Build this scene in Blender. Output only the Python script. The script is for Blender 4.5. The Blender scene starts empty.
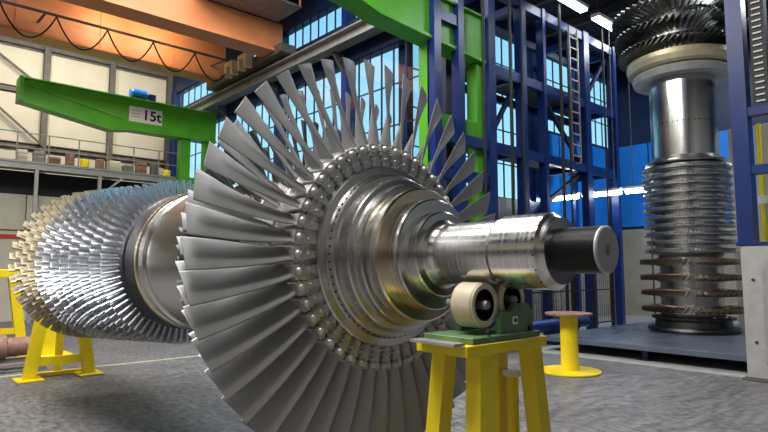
import bpy, bmesh, math, random
from mathutils import Vector, Matrix, Euler
random.seed(7)
PI = math.pi
R = math.radians
scene = bpy.context.scene
col = scene.collection

# ------------------------------------------------------------------ camera
# World frame: the hall's long axis is Y (away, to the left), X runs to the right/back, camera at the origin.
cam_d = bpy.data.cameras.new('camera'); cam = bpy.data.objects.new('camera', cam_d); col.objects.link(cam)
cam_d.sensor_width = 36; cam_d.lens = 36 * 570 / 768; cam_d.clip_end = 400
cam.location = (0, 0, 1.6); cam.rotation_euler = (R(90 + 5.35), 0, R(-42))
scene.camera = cam

# ------------------------------------------------------------------ world, exposure, lights
w = bpy.data.worlds.new('sky'); scene.world = w; w.use_nodes = True
wn = w.node_tree.nodes; wl = w.node_tree.links; wn.clear()
bgn = wn.new('ShaderNodeBackground'); out = wn.new('ShaderNodeOutputWorld'); tc = wn.new('ShaderNodeTexCoord')
sep = wn.new('ShaderNodeSeparateXYZ'); ramp = wn.new('ShaderNodeValToRGB')
ramp.color_ramp.elements[0].position = 0.0; ramp.color_ramp.elements[0].color = (.16, .36, .55, 1)
ramp.color_ramp.elements[1].position = 0.6; ramp.color_ramp.elements[1].color = (.22, .58, .9, 1)
e = ramp.color_ramp.elements.new(0.12); e.color = (.46, .84, 1.0, 1)
wl.new(tc.outputs['Generated'], sep.inputs[0]); wl.new(sep.outputs['Z'], ramp.inputs[0])
wl.new(ramp.outputs[0], bgn.inputs[0]); wl.new(bgn.outputs[0], out.inputs[0]); bgn.inputs[1].default_value = 1.15

vs = scene.view_settings
vs.view_transform = 'Standard'; vs.look = 'None'; vs.gamma = 1; vs.use_curve_mapping = False; vs.exposure = 0.12


def area(name, loc, size, power, color=(1, 1, 1), target=None, rot=None):
    d = bpy.data.lights.new(name, 'AREA'); d.shape = 'RECTANGLE'; d.size, d.size_y = size; d.energy = power; d.color = color
    o = bpy.data.objects.new(name, d); col.objects.link(o); o.location = loc
    if target is not None:
        o.rotation_euler = (Vector(target) - Vector(loc)).to_track_quat('-Z', 'Y').to_euler()
    elif rot: o.rotation_euler = rot
    return o


# unseen roof lights added to light the rotor; their boxes are built below
ADDED_ROOF = [(-5.5, 1.0), (-5.5, 6.5), (-5.5, 12.0), (-.9, 2.3), (.3, 6.4), (.6, 10.8), (5.2, 6.4), (5.2, 10.8)]
HPOWER = [130, 30, 60, 860, 560, 420, 270, 300]
for (hx, hy), pw in zip(ADDED_ROOF, HPOWER):
    area('added_roof_light', (hx, hy, 9.55), (2.2, 3.4), pw, (1.0, .98, .95), rot=(0, 0, 0))
ADDED_FLOODS = [(2.6, 18.6, 9.2, 180, (2.6, 23.5, 7.2)), (5.4, 18.6, 9.2, 180, (4.9, 23.5, 7.2)), (8.0, 18.6, 9.2, 90, (7.6, 23.5, 6.0))]  # unseen flood lights added behind the crane to brighten the end wall
for fx, fy, fz, pw, tg in ADDED_FLOODS:
    area('added_wall_light', (fx, fy, fz), (1.0, .3), pw, (1.0, .94, .82), target=tg)
SPOTS = [(4.7, 16.3, 8.75), (6.2, 16.3, 8.75)]
for fx, fy, fz in SPOTS:
    area('girder_light', (fx, fy, fz), (.3, .3), 22, (1.0, .88, .60), target=(fx, 17.4, 8.7))
for bx_, by_ in ((11.8, 3.5), (16.5, 6.0), (16.5, 1.0)):  # lights without fixtures, added to brighten the side bay
    area('added_bay_light', (bx_, by_, 8.55), (.4, 2.4), 170, (.85, .93, 1.0), rot=(0, 0, 0))

# ------------------------------------------------------------------ materials
MAT = {}


def mat(name, c, rough=.5, metal=0.0, c2=None, scale=4.0, bump=0.0, bscale=None, stretch=(1, 1, 1), emit=None, estr=0, detail=4, rough2=None, coord='Object', spec=.5):
    m = bpy.data.materials.new(name); m.use_nodes = True; nt = m.node_tree; n = nt.nodes; l = nt.links
    b = n['Principled BSDF']; b.inputs['Base Color'].default_value = (*c, 1); b.inputs['Roughness'].default_value = rough
    b.inputs['Metallic'].default_value = metal
    if 'Specular IOR Level' in b.inputs: b.inputs['Specular IOR Level'].default_value = spec
    if emit: b.inputs['Emission Color'].default_value = (*emit, 1); b.inputs['Emission Strength'].default_value = estr
    if c2 or bump or rough2 is not None:
        t = n.new('ShaderNodeTexCoord'); mp = n.new('ShaderNodeMapping'); mp.inputs['Scale'].default_value = stretch
        l.new(t.outputs[coord], mp.inputs[0])
        nz = n.new('ShaderNodeTexNoise'); nz.inputs['Scale'].default_value = scale; nz.inputs['Detail'].default_value = detail
        l.new(mp.outputs[0], nz.inputs['Vector'])
        if c2:
            r_ = n.new('ShaderNodeValToRGB'); r_.color_ramp.elements[0].position = .35; r_.color_ramp.elements[1].position = .65
            r_.color_ramp.elements[0].color = (*c, 1); r_.color_ramp.elements[1].color = (*c2, 1)
            l.new(nz.outputs[0], r_.inputs[0]); l.new(r_.outputs[0], b.inputs['Base Color'])
        if rough2 is not None:
            mr = n.new('ShaderNodeMapRange'); mr.inputs[1].default_value = .35; mr.inputs[2].default_value = .65
            mr.inputs[3].default_value = rough; mr.inputs[4].default_value = rough2
            l.new(nz.outputs[0], mr.inputs[0]); l.new(mr.outputs[0], b.inputs['Roughness'])
        if bump:
            nb = nz
            if bscale:
                nb = n.new('ShaderNodeTexNoise'); nb.inputs['Scale'].default_value = bscale; l.new(mp.outputs[0], nb.inputs['Vector'])
            bp = n.new('ShaderNodeBump'); bp.inputs['Strength'].default_value = bump; bp.inputs['Distance'].default_value = .01
            l.new(nb.outputs[0], bp.inputs['Height']); l.new(bp.outputs[0], b.inputs['Normal'])
    MAT[name] = m
    return m


M = MAT
# turned steel: fine grooves around the axis (noise stretched along Y of the part)
mat('turned_steel', (.60, .59, .57), .16, 1, c2=(.74, .73, .71), scale=3, stretch=(.02, 22, .02), rough2=.27)
mat('disc_steel', (.56, .55, .53), .22, 1, c2=(.62, .61, .59), scale=2, stretch=(.02, 9, .02), rough2=.27)
mat('gold_steel', (.78, .64, .40), .22, 1, c2=(.85, .76, .58), scale=6)
mat('dark_steel', (.05, .05, .055), .38, .9, c2=(.09, .09, .09), scale=20)
mat('blade_steel', (.37, .375, .385), .45, .45, c2=(.40, .40, .40), scale=5, rough2=.55)
mat('root_steel', (.66, .65, .63), .34, .7, c2=(.50, .49, .47), scale=25)
mat('bright_blade', (.50, .53, .58), .26, 1, c2=(.60, .62, .66), scale=8, rough2=.38)
mat('tan_blade', (.46, .39, .26), .45, .55, c2=(.38, .33, .23), scale=8)
mat('bronze_blade', (.36, .28, .17), .35, .9, c2=(.26, .22, .16), scale=8)
mat('cream_ring', (.72, .64, .42), .4, .5, c2=(.62, .55, .38), scale=6)
mat('shaded_blade', (.10, .11, .10), .35, .9, c2=(.16, .16, .15), scale=8)  # blade steel darkened in its colour to stand in for shade
mat('yellow_paint', (.90, .70, .012), .36, 0, c2=(.84, .64, .012), scale=7, bump=.05, bscale=40)
mat('green_paint', (.10, .44, .018), .40, 0, c2=(.075, .36, .015), scale=2)
mat('machine_green', (.08, .17, .07), .45, 0, c2=(.12, .23, .10), scale=10)
mat('orange_paint', (.72, .24, .09), .5, 0, c2=(.80, .30, .12), scale=1.2)
mat('blue_paint', (.002, .020, .13), .34, 0, c2=(.003, .027, .17), scale=3)
mat('deep_blue', (.005, .018, .07), .45)
mat('cobalt_panel', (.01, .20, .72), .35, 0, c2=(.02, .26, .80), scale=1.2)
mat('cream_panel', (.66, .61, .48), .6, 0, c2=(.60, .55, .43), scale=1.5)
mat('beige_panel', (.44, .41, .34), .6, 0, c2=(.36, .34, .29), scale=2)
mat('dark_frame', (.09, .08, .07), .6, 0, c2=(.13, .115, .10), scale=5)
mat('wall_dark', (.07, .07, .075), .8)
mat('black', (.012, .012, .014), .55)
mat('roof_dark', (.035, .035, .045), .7, 0, c2=(.05, .05, .06), scale=2)
mat('grey_steel', (.24, .23, .22), .5, .4, c2=(.32, .31, .29), scale=5)
mat('pale_steel', (.50, .50, .48), .5, .3, c2=(.42, .42, .41), scale=5)
mat('tan_roller', (.50, .43, .30), .45, .1, c2=(.58, .50, .37), scale=18)
mat('pale_rim', (.72, .66, .50), .35, .3)
mat('white_paint', (.78, .78, .75), .5)
mat('plate_grey', (.42, .40, .42), .38, .5, c2=(.50, .48, .49), scale=9)
mat('platform_blue', (.11, .14, .19), .25, .3, c2=(.14, .17, .22), scale=1.2, rough2=.36)
mat('concrete_grey', (.34, .34, .34), .75, 0, c2=(.42, .42, .42), scale=5, bump=.15, bscale=30)
mat('red_paint', (.55, .04, .03), .5)
mat('rust', (.22, .12, .08), .7, .3, c2=(.34, .2, .15), scale=12)
mat('cable_black', (.03, .02, .015), .5)
mat('cream_bracket', (.78, .70, .48), .5)
mat('line_paint', (.55, .50, .30), .6, 0, c2=(.34, .32, .26), scale=6)
mat('lamp_white', (1, 1, 1), .5, emit=(.92, .97, 1.0), estr=14)
mat('tube_white', (1, 1, 1), .5, emit=(.93, .97, 1.0), estr=20)
mat('added_lamp_white', (1, 1, 1), .5, emit=(1, .97, .93), estr=6)


def floor_mat():
    m = bpy.data.materials.new('hall_floor'); m.use_nodes = True; nt = m.node_tree; n = nt.nodes; l = nt.links
    b = n['Principled BSDF']
    t = n.new('ShaderNodeTexCoord')
    def noise(scale, stretch, det=5, rot=0):
        mp = n.new('ShaderNodeMapping'); mp.inputs['Scale'].default_value = stretch; mp.inputs['Rotation'].default_value = (0, 0, rot)
        l.new(t.outputs['Object'], mp.inputs[0]); z = n.new('ShaderNodeTexNoise'); z.inputs['Scale'].default_value = scale
        z.inputs['Detail'].default_value = det; z.inputs['Roughness'].default_value = .65; l.new(mp.outputs[0], z.inputs['Vector']); return z
    big = noise(.7, (1, 1, 1)); fine = noise(16, (1, .45, 1), 6, .5); str_ = noise(5, (.35, 2.4, 1), 6, .4)
    r1 = n.new('ShaderNodeValToRGB'); r1.color_ramp.elements[0].position = .3; r1.color_ramp.elements[1].position = .7
    r1.color_ramp.elements[0].color = (.135, .13, .135, 1); r1.color_ramp.elements[1].color = (.20, .195, .20, 1)
    l.new(big.outputs[0], r1.inputs[0])
    r2 = n.new('ShaderNodeValToRGB'); r2.color_ramp.elements[0].position = .38; r2.color_ramp.elements[1].position = .62
    r2.color_ramp.elements[0].color = (.55, .55, .55, 1); r2.color_ramp.elements[1].color = (1.35, 1.35, 1.35, 1)
    l.new(fine.outputs[0], r2.inputs[0])
    r3 = n.new('ShaderNodeValToRGB'); r3.color_ramp.elements[0].position = .40; r3.color_ramp.elements[1].position = .66
    r3.color_ramp.elements[0].color = (.8, .8, .8, 1); r3.color_ramp.elements[1].color = (1.25, 1.25, 1.25, 1)
    l.new(str_.outputs[0], r3.inputs[0])
    mx = n.new('ShaderNodeMix'); mx.data_type = 'RGBA'; mx.blend_type = 'MULTIPLY'; mx.inputs[0].default_value = 1
    l.new(r1.outputs[0], mx.inputs[6]); l.new(r2.outputs[0], mx.inputs[7])
    mx2 = n.new('ShaderNodeMix'); mx2.data_type = 'RGBA'; mx2.blend_type = 'MULTIPLY'; mx2.inputs[0].default_value = 1
    l.new(mx.outputs[2], mx2.inputs[6]); l.new(r3.outputs[0], mx2.inputs[7])
    l.new(mx2.outputs[2], b.inputs['Base Color'])
    mr = n.new('ShaderNodeMapRange'); mr.inputs[1].default_value = .35; mr.inputs[2].default_value = .65; mr.inputs[3].default_value = .36; mr.inputs[4].default_value = .62
    l.new(str_.outputs[0], mr.inputs[0]); l.new(mr.outputs[0], b.inputs['Roughness'])
    bp = n.new('ShaderNodeBump'); bp.inputs['Strength'].default_value = .35; bp.inputs['Distance'].default_value = .006
    l.new(fine.outputs[0], bp.inputs['Height']); l.new(bp.outputs[0], b.inputs['Normal'])
    MAT['hall_floor'] = m


floor_mat()


def glass_mat():
    m = bpy.data.materials.new('window_glass'); m.use_nodes = True; nt = m.node_tree; n = nt.nodes; l = nt.links
    n.clear(); o = n.new('ShaderNodeOutputMaterial'); mix = n.new('ShaderNodeMixShader'); tr = n.new('ShaderNodeBsdfTransparent')
    gl = n.new('ShaderNodeBsdfGlossy'); gl.inputs['Roughness'].default_value = .05; tr.inputs[0].default_value = (.93, .98, 1, 1)
    mix.inputs[0].default_value = .08; l.new(tr.outputs[0], mix.inputs[1]); l.new(gl.outputs[0], mix.inputs[2]); l.new(mix.outputs[0], o.inputs[0])
    MAT['window_glass'] = m


glass_mat()


def thread_mat():
    m = mat('threaded_steel', (.035, .034, .035), .32, .9)
    nt = m.node_tree; n = nt.nodes; l = nt.links; b = n['Principled BSDF']
    t = n.new('ShaderNodeTexCoord'); wv = n.new('ShaderNodeTexWave'); wv.bands_direction = 'Y'; wv.inputs['Scale'].default_value = 60
    l.new(t.outputs['Object'], wv.inputs['Vector']); bp = n.new('ShaderNodeBump'); bp.inputs['Strength'].default_value = .5; bp.inputs['Distance'].default_value = .003
    l.new(wv.outputs[1], bp.inputs['Height']); l.new(bp.outputs[0], b.inputs['Normal'])


thread_mat()


# ------------------------------------------------------------------ helpers
class MB:
    """collects shapes and links them as ONE mesh object"""
    def __init__(s): s.v = []; s.f = []; s.sm = []; s.mi = []; s.cur = 0
    def add(s, vs_, fs, smooth=False):
        o = len(s.v); s.v += [tuple(p) for p in vs_]
        for f in fs: s.f.append(tuple(i + o for i in f)); s.sm.append(smooth); s.mi.append(s.cur)
        return s
    def box(s, x0, x1, y0, y1, z0, z1, bev=0):
        if bev:
            b = bev; P = []; 
            for z, k in ((z0, b), (z0 + b, 0), (z1 - b, 0), (z1, b)):
                P += [(x0 + k, y0 + k, z), (x1 - k, y0 + k, z), (x1 - k, y1 - k, z), (x0 + k, y1 - k, z)]
            F = [(3, 2, 1, 0), (12, 13, 14, 15)]
            for j in range(3):
                for i in range(4): F.append((j * 4 + i, j * 4 + (i + 1) % 4, j * 4 + 4 + (i + 1) % 4, j * 4 + 4 + i))
            return s.add(P, F)
        P = [(x0, y0, z0), (x1, y0, z0), (x1, y1, z0), (x0, y1, z0), (x0, y0, z1), (x1, y0, z1), (x1, y1, z1), (x0, y1, z1)]
        return s.add(P, [(3, 2, 1, 0), (4, 5, 6, 7), (0, 1, 5, 4), (1, 2, 6, 5), (2, 3, 7, 6), (3, 0, 4, 7)])
    def bar(s, a, b, wx, wy=None, up=(0, 0, 1), w2=None):
        """rectangular bar from a to b"""
        wy = wx if wy is None else wy; a = Vector(a); b = Vector(b); d = (b - a).normalized()
        u = Vector(up); 
        if abs(d.dot(u)) > .99: u = Vector((0, 1, 0))
        x = d.cross(u).normalized(); y = x.cross(d)
        P = []
        for p, k in ((a, 1), (b, (w2 or 1))):
            for sx, sy in ((-1, -1), (1, -1), (1, 1), (-1, 1)): P.append(p + x * (sx * wx * k / 2) + y * (sy * wy * k / 2))
        return s.add(P, [(3, 2, 1, 0), (4, 5, 6, 7), (0, 1, 5, 4), (1, 2, 6, 5), (2, 3, 7, 6), (3, 0, 4, 7)])
    def ibeam(s, a, b, w_, h, t=.015, up=(0, 0, 1)):
        a = Vector(a); b = Vector(b); d = (b - a).normalized(); u = Vector(up)
        if abs(d.dot(u)) > .99: u = Vector((1, 0, 0))
        x = d.cross(u).normalized(); y = x.cross(d)
        s.bar(a, b, t, h, up=y); s.bar(a + y * (h / 2 - t / 2), b + y * (h / 2 - t / 2), w_, t * 1.3, up=y)
        return s.bar(a - y * (h / 2 - t / 2), b - y * (h / 2 - t / 2), w_, t * 1.3, up=y)
    def tube(s, pts, r, n=8, cap=True):
        pts = [Vector(p) for p in pts]; rings = []
        P = []; F = []
        for i, p in enumerate(pts):
            d = (pts[min(i + 1, len(pts) - 1)] - pts[max(i - 1, 0)]).normalized()
            u = Vector((0, 0, 1)) if abs(d.z) < .95 else Vector((0, 1, 0))
            x = d.cross(u).normalized(); y = x.cross(d)
            for k in range(n):
                a = 2 * PI * k / n; P.append(p + x * (r * math.cos(a)) + y * (r * math.sin(a)))
        for i in range(len(pts) - 1):
            for k in range(n): F.append((i * n + k, i * n + (k + 1) % n, (i + 1) * n + (k + 1) % n, (i + 1) * n + k))
        s.add(P, F, True)
        if cap: s.add(P[:n], [tuple(range(n))[::-1]]); s.add(P[-n:], [tuple(range(n))])
        return s
    def lathe(s, prof, n=48, axis='Z', o=(0, 0, 0)):
        """prof: list of (t, r); separate vertices per segment keep the edges crisp"""
        ox, oy, oz = o
        def pt(t, r, a):
            c, q = r * math.cos(a), r * math.sin(a)
            if axis == 'Z': return (ox + c, oy + q, oz + t)
            if axis == 'Y': return (ox + c, oy + t, oz + q)
            return (ox + t, oy + c, oz + q)
        for (t0, r0), (t1, r1) in zip(prof[:-1], prof[1:]):
            P = []; F = []
            for k in range(n):
                a = 2 * PI * k / n; P.append(pt(t0, r0, a)); P.append(pt(t1, r1, a))
            for k in range(n):
                j = (k + 1) % n; F.append((2 * k, 2 * j, 2 * j + 1, 2 * k + 1) if axis == 'Z' else (2 * k, 2 * k + 1, 2 * j + 1, 2 * j))
            s.add(P, F, True)
        return s
    def prism(s, poly, a, b, axis='Y'):
        """extrude a 2-D polygon; axis Y: poly (x,z); axis X: poly (y,z); axis Z: poly (x,y)"""
        n = len(poly)
        def pt(p, t): return (p[0], t, p[1]) if axis == 'Y' else ((t, p[0], p[1]) if axis == 'X' else (p[0], p[1], t))
        P = [pt(p, a) for p in poly] + [pt(p, b) for p in poly]
        F = [tuple(range(n)), tuple(range(2 * n - 1, n - 1, -1))] + [(i, i + n, (i + 1) % n + n, (i + 1) % n) for i in range(n)]
        return s.add(P, F)
    def mesh(s, name, mats):
        me = bpy.data.meshes.new(name); me.from_pydata(s.v, [], s.f)
        if not isinstance(mats, (list, tuple)): mats = [mats]
        for m_ in mats: me.materials.append(m_)
        me.polygons.foreach_set('use_smooth', s.sm); me.polygons.foreach_set('material_index', s.mi); me.update()
        bm = bmesh.new(); bm.from_mesh(me); bmesh.ops.recalc_face_normals(bm, faces=bm.faces); bm.to_mesh(me); bm.free()
        return me
    def build(s, name, mats, parent=None):
        o = bpy.data.objects.new(name, s.mesh(name, mats)); col.objects.link(o)
        if parent: o.parent = parent
        return o


def thing(name, label, cat, loc=(0, 0, 0), rz=0, group=None):
    o = bpy.data.objects.new(name, None); col.objects.link(o); o.location = loc; o.rotation_euler = (0, 0, rz)
    o.empty_display_size = .2; return tag(o, label, cat, group)


def tag(o, label, cat, group=None):
    o['label'] = label; o['category'] = cat
    if group: o['group'] = group
    return o


def struct(o, label=None):
    o['kind'] = 'structure'
    if label: o['label'] = label
    return o


def sempty(name, label=None, loc=(0, 0, 0)):
    o = bpy.data.objects.new(name, None); col.objects.link(o); o.location = loc; return struct(o, label)


def inst(name, mesh, parent=None, loc=(0, 0, 0), rot=(0, 0, 0)):
    o = bpy.data.objects.new(name, mesh); col.objects.link(o); o.location = loc; o.rotation_euler = rot
    if parent: o.parent = parent
    return o


def text(s_, size, mat_, name, loc, rot, parent=None, ext=.003):
    c = bpy.data.curves.new(name, 'FONT'); c.body = s_; c.size = size; c.extrude = ext; c.offset = .012; c.align_x = 'CENTER'; c.align_y = 'CENTER'
    t = bpy.data.objects.new(name, c); dg = bpy.context.evaluated_depsgraph_get(); col.objects.link(t); dg.update()
    me = bpy.data.meshes.new_from_object(t.evaluated_get(dg)); col.objects.unlink(t); bpy.data.objects.remove(t)
    me.materials.clear(); me.materials.append(mat_)
    return inst(name, me, parent, loc, rot)


# ------------------------------------------------------------------ setting: floor, walls, roof
HX = 9.0      # long window wall
EY = 23.5     # end wall on the left
BY = 9.5      # back wall of the side bay
BX = 20.0     # far wall of the side bay
struct(MB().box(-12, BX, -8, EY, -.3, 0).build('floor', M['hall_floor']), 'scuffed grey industrial hall floor')
struct(MB().box(9.75, BX, -2, BY, 0, .012).build('trim_1', M['concrete_grey']), 'pale concrete strip of floor along the side bay')
struct(MB().box(-2, 8.6, 10.25, 10.36, 0, .004).build('trim_2', M['line_paint']), 'faded yellow line painted across the floor')
struct(MB().box(-12.3, HX + .3, -8, EY + .3, 10.3, 10.6).build('ceiling', M['roof_dark']), 'dark hall roof')
struct(MB().box(HX + .3, BX + .3, -8, BY + .3, 9.0, 9.3).build('ceiling_bay', M['roof_dark']), 'dark roof of the side bay')
g = MB()
for y in range(-6, 22, 3): g.ibeam((-12, y, 10.0), (HX, y, 10.0), .2, .5)
struct(g.build('trim_3', M['roof_dark']), 'roof beams')
g = MB()
for x in (11, 13, 15, 17, 19): g.ibeam((x, -6, 8.85), (x, BY, 8.85), .15, .28)
struct(g.build('trim_4', M['dark_frame']), 'roof beams of the side bay')
wn_ = struct(MB().box(-12.3, -12, -8, EY, 0, 10.3).build('wall_near', M['wall_dark']), 'wall beside the camera')
wr_ = struct(MB().box(-12, BX, -8.3, -8, 0, 10.3).build('wall_rear', M['wall_dark']), 'wall behind the camera')
pa = MB().box(0, .06, .05, 2.2, 3.2, 9.4, .015).mesh('panel', M['cream_panel']); pb = MB().box(.05, 2.2, 0, .06, 3.2, 9.4, .015).mesh('panel', M['pale_steel'])
for i in range(14): inst('panel', pa, wn_, (-12, -8 + 2.25 * i, 0)); inst('panel', pb, wr_, (-12 + 2.25 * i, -8, 0))

# end wall: backing + cream panels between dark posts and girts
wl_ = struct(MB().box(-12, HX, EY, EY + .3, 0, 10.3).build('wall_left', M['dark_frame']), 'end wall clad in cream panels')
cols_x = [-11.6 + 2.25 * i for i in range(10)]
cols_x = [8.9 - 2.25 * i for i in range(10)][::-1]
panel = {}
for i, x in enumerate(cols_x[:-1]):
    for z0, z1 in ((.1, 3.9), (4.3, 5.85), (6.1, 7.85), (8.1, 9.5)):
        key = (z0, z1)
        if key not in panel: panel[key] = MB().box(.09, 2.16, -.06, 0, z0, z1, .015).mesh('panel', M['cream_panel'])
        inst('panel', panel[key], wl_, (x, EY, 0))
for x in cols_x:
    MB().ibeam((x, EY - .16, 0), (x, EY - .16, 10.2), .2, .2, up=(0, 1, 0)).build('post', M['dark_frame'], wl_)
for z in (5.97, 7.97, 9.7):
    MB().ibeam((-12, EY - .12, z), (HX, EY - .12, z), .16, .2).build('girt', M['dark_frame'], wl_)
for x0 in (2.15, -2.35):
    for a, b in (((x0, 9.6), (x0 + 2.25, 8.05)), ((x0, 7.9), (x0 + 2.25, 6.0))):
        MB().bar((a[0], EY - .3, a[1]), (b[0], EY - .3, b[1]), .07).build('brace', M['dark_frame'], wl_)

# long window wall x = HX from y=8.2 to EY
wb = struct(MB().box(HX, HX + .3, 8.2, EY, 0, 3.0).box(HX, HX + .3, 8.2, EY, 7.0, 8.1).box(HX, HX + .3, 8.2, EY, 8.85, 10.3).build('wall_back', M['deep_blue']), 'long dark blue wall with tall windows')
struct(MB().box(HX, HX + .3, 8.0, 8.2, 0, 10.3).build('wall_corner', M['deep_blue']), 'corner pier where the side bay opens')
struct(MB().box(HX, HX + .3, -8, 8.0, 9.0, 10.3).build('wall_header', M['deep_blue']), 'wall above the opening to the side bay')
wins = [(8.4, 11.45), (11.65, 14.8), (15.0, 18.1), (18.3, 22.8)]
for a, b in ((8.2, 8.4), (11.45, 11.65), (14.8, 15.0), (18.1, 18.3), (22.8, EY)):
    MB().box(HX - .04, HX + .3, a, b, 3.0, 8.95).build('pier', M['blue_paint'], wb)


def window(n_, axis, fixed, a, b, z0, z1, nc, nr, frame, label):
    """a grid of separate panes set in a steel frame"""
    o = sempty(f'window_{n_}', label, (0, 0, 0))
    fr = MB(); t = .032; cw = (b - a) / nc; rh = (z1 - z0) / nr
    def bx(m_, u0, u1, d0, d1, p, q):
        return m_.box(fixed + d0, fixed + d1, u0, u1, p, q) if axis == 'X' else m_.box(u0, u1, fixed + d0, fixed + d1, p, q)
    for i in range(nc + 1): bx(fr, a + i * cw - t / 2, a + i * cw + t / 2, .04, .075, z0, z1)
    for j in range(nr + 1): bx(fr, a, b, .045, .07, z0 + j * rh - t / 2, z0 + j * rh + t / 2)
    fr.build('window_frame', frame, o)
    pm = bx(MB(), 0, cw - t, .055, .062, 0, rh - t)
    if axis == 'X': pm.v = [(x - fixed, y, z) for x, y, z in pm.v]
    else: pm.v = [(x, y - fixed, z) for x, y, z in pm.v]
    pm = pm.mesh('pane', M['window_glass'])
    for i in range(nc):
        for j in range(nr):
            l0 = a + i * cw + t / 2
            inst('pane', pm, o, (fixed, l0, z0 + j * rh + t / 2) if axis == 'X' else (l0, fixed, z0 + j * rh + t / 2))


k = 1
for a, b in wins:
    window(k, 'X', HX, a, b, 3.0, 7.0, 7, 4, M['deep_blue'], 'tall multi-pane window in the long wall'); k += 1
    window(k, 'X', HX, a, b, 8.1, 8.85, 8, 1, M['deep_blue'], 'narrow window strip above the crane rail'); k += 1

# side bay: back wall y = BY with upper windows, far wall x = BX
wf = struct(MB().box(HX + .3, BX, BY, BY + .3, 0, 3.6).box(14.9, BX, BY, BY + .3, 3.6, 5.9).box(HX + .3, 9.5, BY, BY + .3, 3.6, 8.4).box(HX + .3, BX, BY, BY + .3, 8.4, 9.3).build('wall_far', M['deep_blue']), 'back wall of the side bay')
for i, (a, b) in enumerate(((9.5, 11.9), (12.2, 14.6), (14.9, 17.3), (17.6, 19.9))):
    window(k, 'Y', BY, a, b, *((3.6, 8.4, 5, 5) if i < 2 else (5.9, 8.4, 5, 3)), M['deep_blue'], 'high window in the back wall of the side bay'); k += 1
    MB().box(b, min(b + .3, BX), BY - .04, BY + .3, 3.6 if i < 2 else 5.9, 8.4).build('pier', M['blue_paint'], wf)
bp_ = MB().box(.03, 1.02, -.05, 0, 0, 2.5, .012).mesh('panel', M['beige_panel'])
bl_ = MB().box(.03, 1.02, -.05, 0, 2.6, 5.8, .012).mesh('panel', M['cobalt_panel'])
for i in range(10):
    inst('panel', bp_, wf, (9.5 + 1.05 * i, BY, 0))
    if i >= 5: inst('panel', bl_, wf, (9.65 + 1.05 * i - .0, BY, 0)) if i < 9 else None
wr = struct(MB().box(BX, BX + .3, -8, BY, 0, 9.3).build('wall_right', M['deep_blue']), 'far wall of the side bay')
bp2 = MB().box(-.05, 0, .03, 1.02, 0, 3.0, .012).mesh('panel', M['beige_panel'])
bl2 = MB().box(-.05, 0, .03, 1.02, 3.1, 6.0, .012).mesh('panel', M['cobalt_panel'])
for i in range(15):
    inst('panel', bp2, wr, (BX, 8.4 - 1.05 * i, 0)); inst('panel', bl2, wr, (BX, 8.4 - 1.05 * i, 0))


# ------------------------------------------------------------------ blades
def blade_mesh(name, r0, r1, c0, c1, s0, s1, th0, th1, cam0, cam1, material, nsec=6, npt=6, y=0, parts=None, rot=0, lean=0):
    """airfoil blade along +Z from r0 to r1; the chord is turned from the Y axis towards X by the stagger (degrees)"""
    P = []; F = []; m_ = 2 * npt
    for i in range(nsec):
        t = i / (nsec - 1); r = r0 + (r1 - r0) * t; c = c0 + (c1 - c0) * t; s_ = R(s0 + (s1 - s0) * t ** .8); th = th0 + (th1 - th0) * t; cm = cam0 + (cam1 - cam0) * t
        ring = []
        for q in range(npt + 1):
            u = q / npt; uu = .5 - .5 * math.cos(PI * u); tt = th * (math.sin(PI * uu ** .75)) * .5 + (0 if q in (0, npt) else .04 * th)
            ring.append((uu, cm * 4 * uu * (1 - uu), tt))
        pts = [(a, b + d) for a, b, d in ring] + [(a, b - d) for a, b, d in ring[-2:0:-1]]
        for a, b in pts:
            ax = (a - .5) * c; tn = b * c
            ya = ax * math.cos(s_) - tn * math.sin(s_); xa = ax * math.sin(s_) + tn * math.cos(s_)
            P.append((xa + lean * t * r0, ya + y, r))
    for i in range(nsec - 1):
        for q in range(m_): F.append((i * m_ + q, i * m_ + (q + 1) % m_, (i + 1) * m_ + (q + 1) % m_, (i + 1) * m_ + q))
    if parts is not None:
        c_, s_ = math.cos(rot), math.sin(rot)
        P = [(x * c_ + z * s_, yy, -x * s_ + z * c_) for x, yy, z in P]
    caps = [tuple(range(m_))[::-1], tuple(range((nsec - 1) * m_, nsec * m_))]
    if parts is not None:
        parts.add(P, F, True); parts.add(P[:m_], [caps[0]]); parts.add(P[-m_:], [tuple(range(m_))]); return
    b = MB(); b.add(P, F, True); b.add(P[-m_:], [tuple(range(m_))]); return b.mesh(name, material)


def chamfer(prof, c=.005):
    """cut the outer corners of a turned profile"""
    o = [prof[0]]
    for a, b, d in zip(prof[:-2], prof[1:-1], prof[2:]):
        u = Vector((a[0] - b[0], a[1] - b[1])); v = Vector((d[0] - b[0], d[1] - b[1]))
        if u.length > 2.2 * c and v.length > 2.2 * c and abs(u.normalized().dot(v.normalized())) < .5 and (u + v).y < 0:
            p = Vector(b) + u.normalized() * c; q = Vector(b) + v.normalized() * c; o += [tuple(p), tuple(q)]
        else: o.append(b)
    return o + [prof[-1]]


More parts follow.
